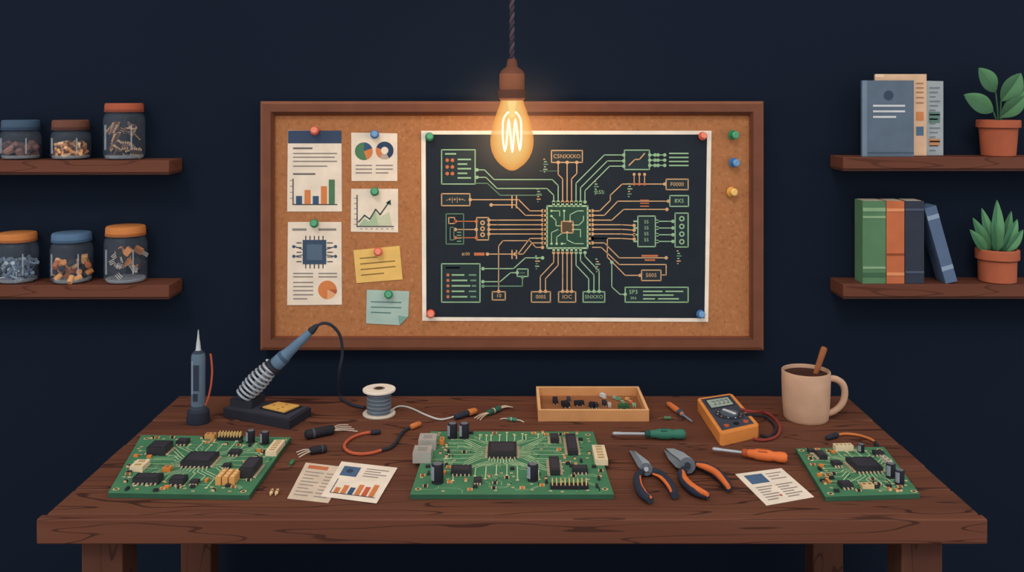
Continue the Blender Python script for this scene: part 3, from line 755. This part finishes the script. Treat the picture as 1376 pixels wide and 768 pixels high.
# ---------------------------------------------------------------- soldering iron stand
b = MB('soldering_iron_stand', lambda x, y, h: T(x, y, .030)+Vector((0, 0, h)))
b.slab([(300, 547), (325, 534), (418, 545.5), (389, 563.5)], -.0295, -.004, '#262833')
b.slab([(303, 547), (326, 535.5), (414, 546), (388, 561.5)], -.004, 0, '#343743')
b.slab([(349, 549), (373, 541), (406, 546.5), (383, 557)], 0, .003, '#1c1e27')
b.slab([(353, 549), (374, 542.3), (402, 546.8), (382, 555.5)], .003, .007, '#dba95a')
for x, y in ((368, 547), (380, 550), (385, 546), (374, 552)): b.disc(x, y, 2.0, .0074, '#b98444', asp=.5)
b.slab([(309, 545), (330, 534.5), (356, 538), (338, 549.5)], 0, .022, '#2b2d38')
a0 = W(327, 531, 2.90); a1 = W(366, 491, 2.905)
b.cyl(a0-(a1-a0)*.10, a0+(a1-a0)*.12, .014, '#2b2e39', 16)
ax = (a1-a0); e1 = ax.normalized().cross(Vector((0, 1, 0))).normalized(); e2 = ax.normalized().cross(e1); pts = []
N = 9*16
for i in range(N+1):
    t = i/N; an = t*9*2*math.pi; r = .024+.006*math.sin(math.pi*min(1, t*1.15))
    pts.append(a0+ax*t+(e1*math.cos(an)+e2*math.sin(an))*r)
b.tube(pts, .0038, M('#a5aeb9', .4, .1), 7, smooth=False)
b.build()
b = MB('soldering_iron')
p0 = W(336, 522, 2.902); p1 = W(424, 439, 2.91)
b.rev(p0, p1, [(0, .0015), (.08, .006), (.10, .008), (.33, .008)], M('#a9adb3', .4, .2))
b.rev(p0, p1, [(.31, .012), (.32, .024), (.345, .026), (.37, .024), (.38, .017)], '#2a2d38', 26)
b.rev(p0, p1, [(.38, .019), (.40, .0225), (.50, .0215), (.56, .018), (.60, .0165), (.90, .0115), (.92, .0105)], '#5c7792', 26)
b.rev(p0, p1, [(.495, .0222), (.505, .0225), (.53, .0212), (.535, .02)], '#3d546d', 26)
b.rev(p0, p1, [(.92, .0105), (.93, .0125), (1.0, .009), (1.03, .006)], '#2a2d38', 20)
b.tube([p1, W(434, 434, 2.92), W(446, 437, 2.93), W(457, 451, 2.945), W(460, 475, 2.96), W(456, 500, 2.975), T(456, 529, .02), T(463, 538, .006), T(475, 544, .006), T(490, 547, .006)], .0048, '#2b303d', 8)
b.build()

# ---------------------------------------------------------------- solder spool
b = MB('solder_wire_spool'); p = T(509.5, 556.5, .0004); r = .0505
Z = Vector((0, 0, 1))
b.rev(p, p+Z*.007, [(0, r*.97), (.2, r), (.8, r), (1, r*.97)], '#d6cabb', 36)
for i in range(11):
    z = .007+i*.0060; b.rev(p+Z*z, p+Z*(z+.006), [(0, r*.70), (.25, r*.75), (.75, r*.75), (1, r*.70)], M('#8b97a6', .4, .3) if i % 2 else M('#6b7888', .4, .3), 30)
zt = .073
b.rev(p+Z*zt, p+Z*(zt+.008), [(0, r*.97), (.2, r), (.8, r), (1, r*.96)], '#e6dccf', 36)
b.cyl(p+Z*(zt+.008), p+Z*(zt+.0086), r*.36, '#8a7767', 24); b.cyl(p+Z*(zt+.0085), p+Z*(zt+.0092), r*.24, '#3a2a24', 20)
b.tube([p+Vector((r*.7, -.01, .014)), T(536, 545.5, .004), T(552, 548, .003), T(572, 557, .003), T(590, 563, .003), T(603, 561.5, .004), T(614, 558, .007)], .0028, '#c5c3c0', 8)
b.build()
b = MB('test_probe_connector'); a, c = T(611, 560, .0108), T(640, 551, .0108)
b.rev(a, c, [(0, .005), (.04, .008), (.3, .009), (.62, .0085), (.64, .006)], '#2b303d'); b.rev(a, c, [(.62, .009), (.66, .0105), (.92, .0095), (1, .006)], '#c9773f'); b.build()
def comp(name, a, c, body, lead, r=.007, n1=3, n2=3, spread=4.0):
    b = MB(name); A, C = T(*a, r+.0008), T(*c, r+.0008); ax = C-A
    b.rev(A, C, [(.32, r*.6), (.34, r), (.42, r*1.05), (.44, r*.92), (.60, r*.92), (.62, r*1.05), (.68, r), (.70, r*.6)], body, 14)
    b.rev(A, C, [(.47, r*.97), (.50, r*.97)], lead, 14)
    pr = Vector((-ax.y, ax.x, 0)).normalized()
    for n, base, tip in ((n1, .34, 0.0), (n2, .68, 1.0)):
        for i in range(n):
            o = (i-(n-1)/2)
            b.tube([A+ax*base+pr*o*.003, A+ax*((base+tip)/2)+pr*o*spread*.0018, A+ax*tip+pr*o*spread*.003+Vector((0, 0, -r*.7))], .0016, lead, 6)
    return b.build()
comp('green_leaded_resistor', (641, 560), (685, 543), '#2f5a4a', '#cdb8a0', .009)
comp('small_green_resistor', (672, 561), (704, 565), '#3f7a62', '#c9bfb2', .006, 1, 1)
comp('small_ceramic_resistor', (884, 561), (909, 561), '#4f7d5c', '#8a5b3c', .005, 1, 1)
def ltrans(name, a, c, r, nl=3, k=.5, sp=.020):
    b = MB(name); A, C = T(*a, r+.0008), T(*c, r+.0008); ax = C-A; pr = Vector((-ax.y, ax.x, 0)).normalized()
    b.rev(A, C, [(0, r*.6), (.02, r*.9), (.06, r), (k, r), (k+.04, r*.7)], '#26262e', 16)
    b.rev(A, C, [(.14, r*1.03), (.18, r*1.03)], '#4c4c57', 16)
    for i in range(nl):
        o = i-(nl-1)/2; b.tube([A+ax*k+pr*o*.006, A+ax*(k+.2)+pr*o*sp*.8, A+ax*1.0+pr*o*sp*1.1-Z*r*.6], .0014, '#d3c5b5', 6)
    return b
ltrans('black_power_transistor', (410, 584), (474, 571), .0135, 4, .56).build()
ltrans('black_transistor', (439, 602), (400, 607.5), .0105, 3, .55, .018).build()
b = MB('ceramic_disc_capacitor'); b.rev(T(388, 626, .0058), T(396, 616, .0058), [(0, .001), (.3, .001), (.35, .005), (.7, .005), (.75, .001), (1, .001)], '#3f7a55', 12); b.build()
b = MB('pair_of_resistors')
for x in (366, 373):
    a, c = T(x-3, 665, .0052), T(x+1, 656, .0052); b.rev(a, c, [(0, .0012), (.25, .0012), (.3, .0045), (.7, .0045), (.75, .0012), (1, .0012)], '#d9b98c', 10); b.rev(a, c, [(.45, .0047), (.55, .0047)], '#8a4a32', 10)
b.build()

b = MB('red_jumper_cable'); z = .0055
b.tube([T(x, y, z) for x, y in ((500, 580.5), (488, 582), (474, 587), (465, 594), (463, 601), (470, 607), (484, 609.5), (500, 608), (514, 604))], .0044, '#bd5c40', 8)
b.tube([T(x, y, z) for x, y in ((512, 604.6), (524, 601), (532, 594), (538, 584), (545, 577), (555, 572.5))], .0050, '#2d303b', 8)
b.rev(T(498, 580.8, .0075), T(512, 579.5, .0075), [(0, .006), (.1, .007), (.8, .007), (1, .004)], '#2a2d38', 12)
b.rev(T(552, 573.5, .009), T(565, 568.5, .009), [(0, .006), (.1, .0085), (.8, .0085), (1, .005)], '#c9773f', 12); b.build()
b = MB('orange_jumper_cable')
b.tube([T(x, y, z) for x, y in ((1124, 584), (1136, 582.5), (1152, 584), (1166, 588), (1174, 592), (1177, 595.5))], .0038, '#c9773f', 8)
b.rev(T(1110, 588, .0085), T(1126, 583.5, .0085), [(0, .004), (.1, .007), (.85, .008), (1, .005)], '#2a2d38', 12)
b.rev(T(1176, 594, .0065), T(1179, 598.5, .0065), [(0, .005), (1, .005)], '#2a2d38', 12); b.build()

# ---------------------------------------------------------------- component tray
b = MB('wooden_component_tray'); x0, x1, y0, y1, hh, t = .079, .4155, 2.849, 3.084, .034, .009
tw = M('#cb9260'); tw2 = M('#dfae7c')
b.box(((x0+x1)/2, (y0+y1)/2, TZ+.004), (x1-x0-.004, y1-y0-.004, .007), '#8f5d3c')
for yy in (y0+t/2, y1-t/2): b.box(((x0+x1)/2, yy, TZ+hh/2+.0003), (x1-x0, t, hh), tw)
for xx in (x0+t/2, x1-t/2): b.box((xx, (y0+y1)/2, TZ+hh/2+.0003), (t, y1-y0-2*t, hh), tw)
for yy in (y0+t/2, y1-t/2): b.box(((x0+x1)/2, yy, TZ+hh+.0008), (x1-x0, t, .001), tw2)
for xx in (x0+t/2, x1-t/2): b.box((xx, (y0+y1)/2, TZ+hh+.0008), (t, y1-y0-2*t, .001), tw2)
def tchip(x, y, c, w=.014, d=.02, h=.012, a=0):
    p = T(x, y, .008); b.box(p+Vector((0, 0, h/2+.002)), (w, d, h), c, rz(a))
    for i in (-1, 1): b.box(p+rz(a) @ Vector((i*w*.3, -d*.6, .002)), (.0018, .012, .002), '#cdbfae', rz(a))
tchip(746, 541, '#23232b', .016, .03, .014); tchip(760, 546, '#23232b', .022, .026, .014, .3); tchip(764, 539, '#3a3a44', .012, .02)
tchip(778, 544, '#23232b', .03, .016, .012, .2); tchip(795, 547, '#23232b', .016, .02, .014, -.3); tchip(801, 547, '#2f2f38', .012, .02, .012, .2)
tchip(812, 544, '#2d2d35', .014, .022, .012); tchip(819, 546, '#b9afa5', .01, .018, .01)
for i in range(4): tchip(832+i*5.5, 538+(i % 2)*5, random.choice(['#c96f4a', '#5f9a78', '#d9a066', '#e6dccf']), .008, .014, .008, R())
tchip(810, 534, '#c9ced2', .012, .02, .012, .5); tchip(838, 548, '#2f5a3a', .034, .022, .010); tchip(852, 546, '#7fae86', .012, .016, .008)
tchip(826, 536, '#8aa5a0', .008, .014, .008, .8)
b.build(bevel=.0008)

# ---------------------------------------------------------------- multimeter
c = [(936, 535), (983, 528), (1021, 571.5), (968.5, 583.5)]; zt = .034
fq = quadfn([T(x, y, zt) for x, y in c])
b = MB('digital_multimeter', fq)
rr = [(6, 0), (94, 0), (100, 4), (100, 96), (94, 100), (6, 100), (0, 96), (0, 4)]
b.slab(rr, -.0335, 0, '#de8c45')
b.slab([(9, 5), (91, 5), (91, 92), (9, 92)], 0, .0012, '#3e4350')
b.slab([(16, 9), (84, 9), (84, 37), (16, 37)], .0012, .0022, '#2a2f3a'); b.slab([(20, 12), (80, 12), (80, 34), (20, 34)], .0022, .0028, '#9fb0a6')
for x in (30, 42, 54, 66): b.rect(x, 17, x+8, 19, .0031, '#56635f'); b.rect(x+6, 17, x+8, 29, .0031, '#56635f'); b.rect(x, 27, x+8, 29, .0031, '#56635f')
cc = fq(50, 60, .0012); b.cyl(cc, cc+Z*.003, .041, '#2a2f3a', 30); b.cyl(cc+Z*.003, cc+Z*.009, .027, '#525a68', 26)
b.box(cc+Z*.0105, (.008, .048, .004), '#c9ced2', rz(.6))
for k in range(10):
    an = k*math.pi/5; b.box(cc+Z*.0034+Vector((math.cos(an)*.035, math.sin(an)*.035, 0)), (.004, .004, .001), '#d9843f' if k % 3 == 0 else '#c9ced2')
for x, cl in ((25, '#b8573c'), (50, '#15171e'), (75, '#b8573c')):
    e = fq(x, 85, .001); b.cyl(e, e+Z*.004, .008, cl, 16)
b.build(bevel=.003)
b = MB('multimeter_test_leads')
b.tube([fq(86, 55, .006), T(1012, 553, .035), T(1026, 553, .01), T(1040, 561, .005), T(1048, 574, .005), T(1043, 586, .005), T(1026, 591, .005), T(1012, 589, .005)], .0042, '#8a3833', 8)
b.tube([fq(88, 70, .006), T(1018, 558, .03), T(1030, 561, .008), T(1040, 570, .005), T(1042, 579, .005), T(1034, 586.5, .005), T(1022, 584, .005)], .0042, '#26272f', 8)
b.build()

# ---------------------------------------------------------------- mug
b = MB('coffee_mug'); p = T(1083, 562, .0004); mc = M('#c29d84', .6); r = .0725; h = .148
b.rev(p, p+Z, [(0, r*.86), (.003, r*.90), (.010, r*.92), (.05, r*.965), (.10, r*.99), (h-.003, r), (h, r*.985), (h+.0005, r*.95), (h-.004, r*.93), (h-.012, r*.92)], mc, 44)
b.rev(p+Z*(h-.016), p+Z*(h-.011), [(0, r*.90), (1, r*.925)], '#3f241c', 40)
hp = []
for x, z in ((1108, 110), (1120, 112), (1131, 106), (1135, 96), (1133.5, 83), (1127, 73), (1116, 66), (1107, 65)):
    hp.append(Vector(((x-688)*p.y/F, p.y, TZ+(z-58)*p.y/F)))
b.tube(hp, [.0075, .008, .0085, .0085, .0085, .008, .0075, .0075], mc, 12, flat=1.25)
b.build()
b = MB('wooden_stirring_stick'); a = p+Vector((.022, .012, .10)); c2 = W(1108, 466, p.y+.0)
b.rev(a, c2, [(0, .007), (.5, .0085), (.93, .0098), (.985, .0085), (1, .004)], '#9a5f3e', 14); b.build()

# ---------------------------------------------------------------- screwdrivers
def screwdriver(name, a, c, split, col, dark, r=.015, tipc='#aab0b8'):
    b = MB(name); A, C = T(*a, r+.0008), T(*c, r+.0008)
    s = split
    b.rev(A, C, [(0, .002), (.02, .0055), (.10, .0055), (.13, .0045), (s, .0045)], M(tipc, .4, .2), 14, sx=.9)
    b.rev(A, C, [(s-.02, .006), (s-.01, .010), (s+.04, .011), (s+.06, .008)], dark, 18)
    b.rev(A, C, [(s+.05, .008), (s+.08, r*.72), (s+.14, r*.78), (s+.18, r*.98), (.72+s*.1, r), (.80+s*.05, r*.80), (.90, r*.95), (.97, r*.9), (1, r*.55)], col, 20)
    ax = (C-A); pr = Vector((-ax.y, ax.x, 0)).normalized()
    for sg in (-1, 0, 1):
        o = pr*sg*r*.62+Z*(r*(.98 if sg == 0 else .80)); b.tube([A+ax*(s+.2)+o, A+ax*(.70+s*.1)+o], .0016, dark, 6, smooth=False)
    return b.build()
screwdriver('green_handled_screwdriver', (823, 582), (921, 583), .46, '#35705f', '#1f4a42')
screwdriver('orange_handled_screwdriver', (957, 602.5), (1058, 615), .42, '#d9703a', '#a64f2b')
b = MB('precision_screwdriver'); A, C = T(930, 566, .0098), T(897, 541, .0098)
b.rev(A, C, [(0, .0015), (.05, .003), (.4, .003)], M('#7f93a5', .4, .2), 12); b.rev(A, C, [(.38, .005), (.42, .009), (.52, .009), (.55, .006), (.60, .0095), (.90, .0085), (1, .004)], '#c9703f', 16)
b.rev(A, C, [(.40, .0095), (.5, .0095)], '#34506a', 16); b.build()

# ---------------------------------------------------------------- pliers
def fT(x, y, h): return T(x, y, h)
STL = M('#757e88', .5, .1); STL2 = M('#98a0a8', .5, .1)
b = MB('needle_nose_pliers', fT)
b.slab([(845.5, 605), (849, 605), (859, 613), (868, 622), (871, 632), (864, 634), (857, 626)], .004, .016, STL)
b.slab([(851, 604.5), (854, 606), (871, 619), (877, 628), (873, 634), (867, 630), (862, 619)], .005, .017, STL2)
b.cyl(T(868.5, 630, .002), T(868.5, 630, .021), .0155, '#59616b', 22); b.cyl(T(868.5, 630, .021), T(868.5, 630, .023), .006, '#a9adb3', 14)
for pts in ([(865, 632), (857, 639), (857, 650), (863, 662), (874, 671)], [(872, 632), (886, 636), (897, 646), (903, 656), (907, 665)]):
    b.tube([T(x, y, .0130) for x, y in pts], [.008, .010, .0115, .0115, .0095], '#2b3140', 12)
for pts in ([(860, 639), (861, 650), (867, 661), (875, 668)], [(877, 636), (888, 641), (897, 651), (902, 660)]):
    b.tube([T(x, y, .0195) for x, y in pts], [.002, .0042, .0042, .003], '#d9703a', 8)
b.build()
b = MB('combination_pliers', fT)
b.slab([(892, 604), (898, 606), (908, 612), (924, 620), (930, 628), (921, 632), (908, 627), (898, 616)], .004, .018, STL)
b.slab([(895, 602), (905, 602), (918, 607), (930, 616), (932, 626), (924, 628), (912, 616), (901, 608)], .006, .021, STL2)
b.cyl(T(924, 625, .003), T(924, 625, .025), .020, '#59616b', 24); b.cyl(T(924, 625, .025), T(924, 625, .027), .008, '#2a2d38', 14)
for pts in ([(920, 629), (916, 638), (922, 649), (935, 659), (951, 665)], [(930, 624), (946, 627), (962, 635), (973, 645), (979, 655)]):
    b.tube([T(x, y, .0145) for x, y in pts], [.008, .012, .013, .013, .010], '#2b3140', 12)
for pts in ([(917, 633), (921, 644), (932, 654), (951, 664)], [(936, 624), (950, 628), (964, 636), (979, 654)]):
    b.tube([T(x, y, .021) for x, y in pts], [.005, .0085, .0085, .0055], '#d9703a', 10)
b.build()

# ---------------------------------------------------------------- lights, world, camera
w = bpy.data.worlds.new('World'); bpy.context.scene.world = w; w.use_nodes = True
bg = w.node_tree.nodes['Background']; bg.inputs[0].default_value = (1, .965, .93, 1); bg.inputs[1].default_value = .98
sl = bpy.data.lights.new('added_key_light', 'SUN'); sl.energy = .75; sl.angle = math.radians(14); sl.color = (1, .95, .88)  # added sun for form shading and drop shadows, no visible source
so = bpy.data.objects.new('added_key_light', sl); bpy.context.collection.objects.link(so); so.location = (-1, 0, 3)
so.rotation_euler = Vector((.22, .75, -.75)).to_track_quat('-Z', 'Y').to_euler()
cam = bpy.data.cameras.new('Camera'); co = bpy.data.objects.new('Camera', cam); bpy.context.collection.objects.link(co)
co.location = (0, 0, CZ); co.rotation_euler = (math.radians(90), 0, 0)
cam.sensor_width = 36; cam.lens = F/1376*36; cam.shift_y = -250/1376; cam.clip_start = .05
bpy.context.scene.camera = co
bpy.context.scene.view_settings.view_transform = 'Standard'
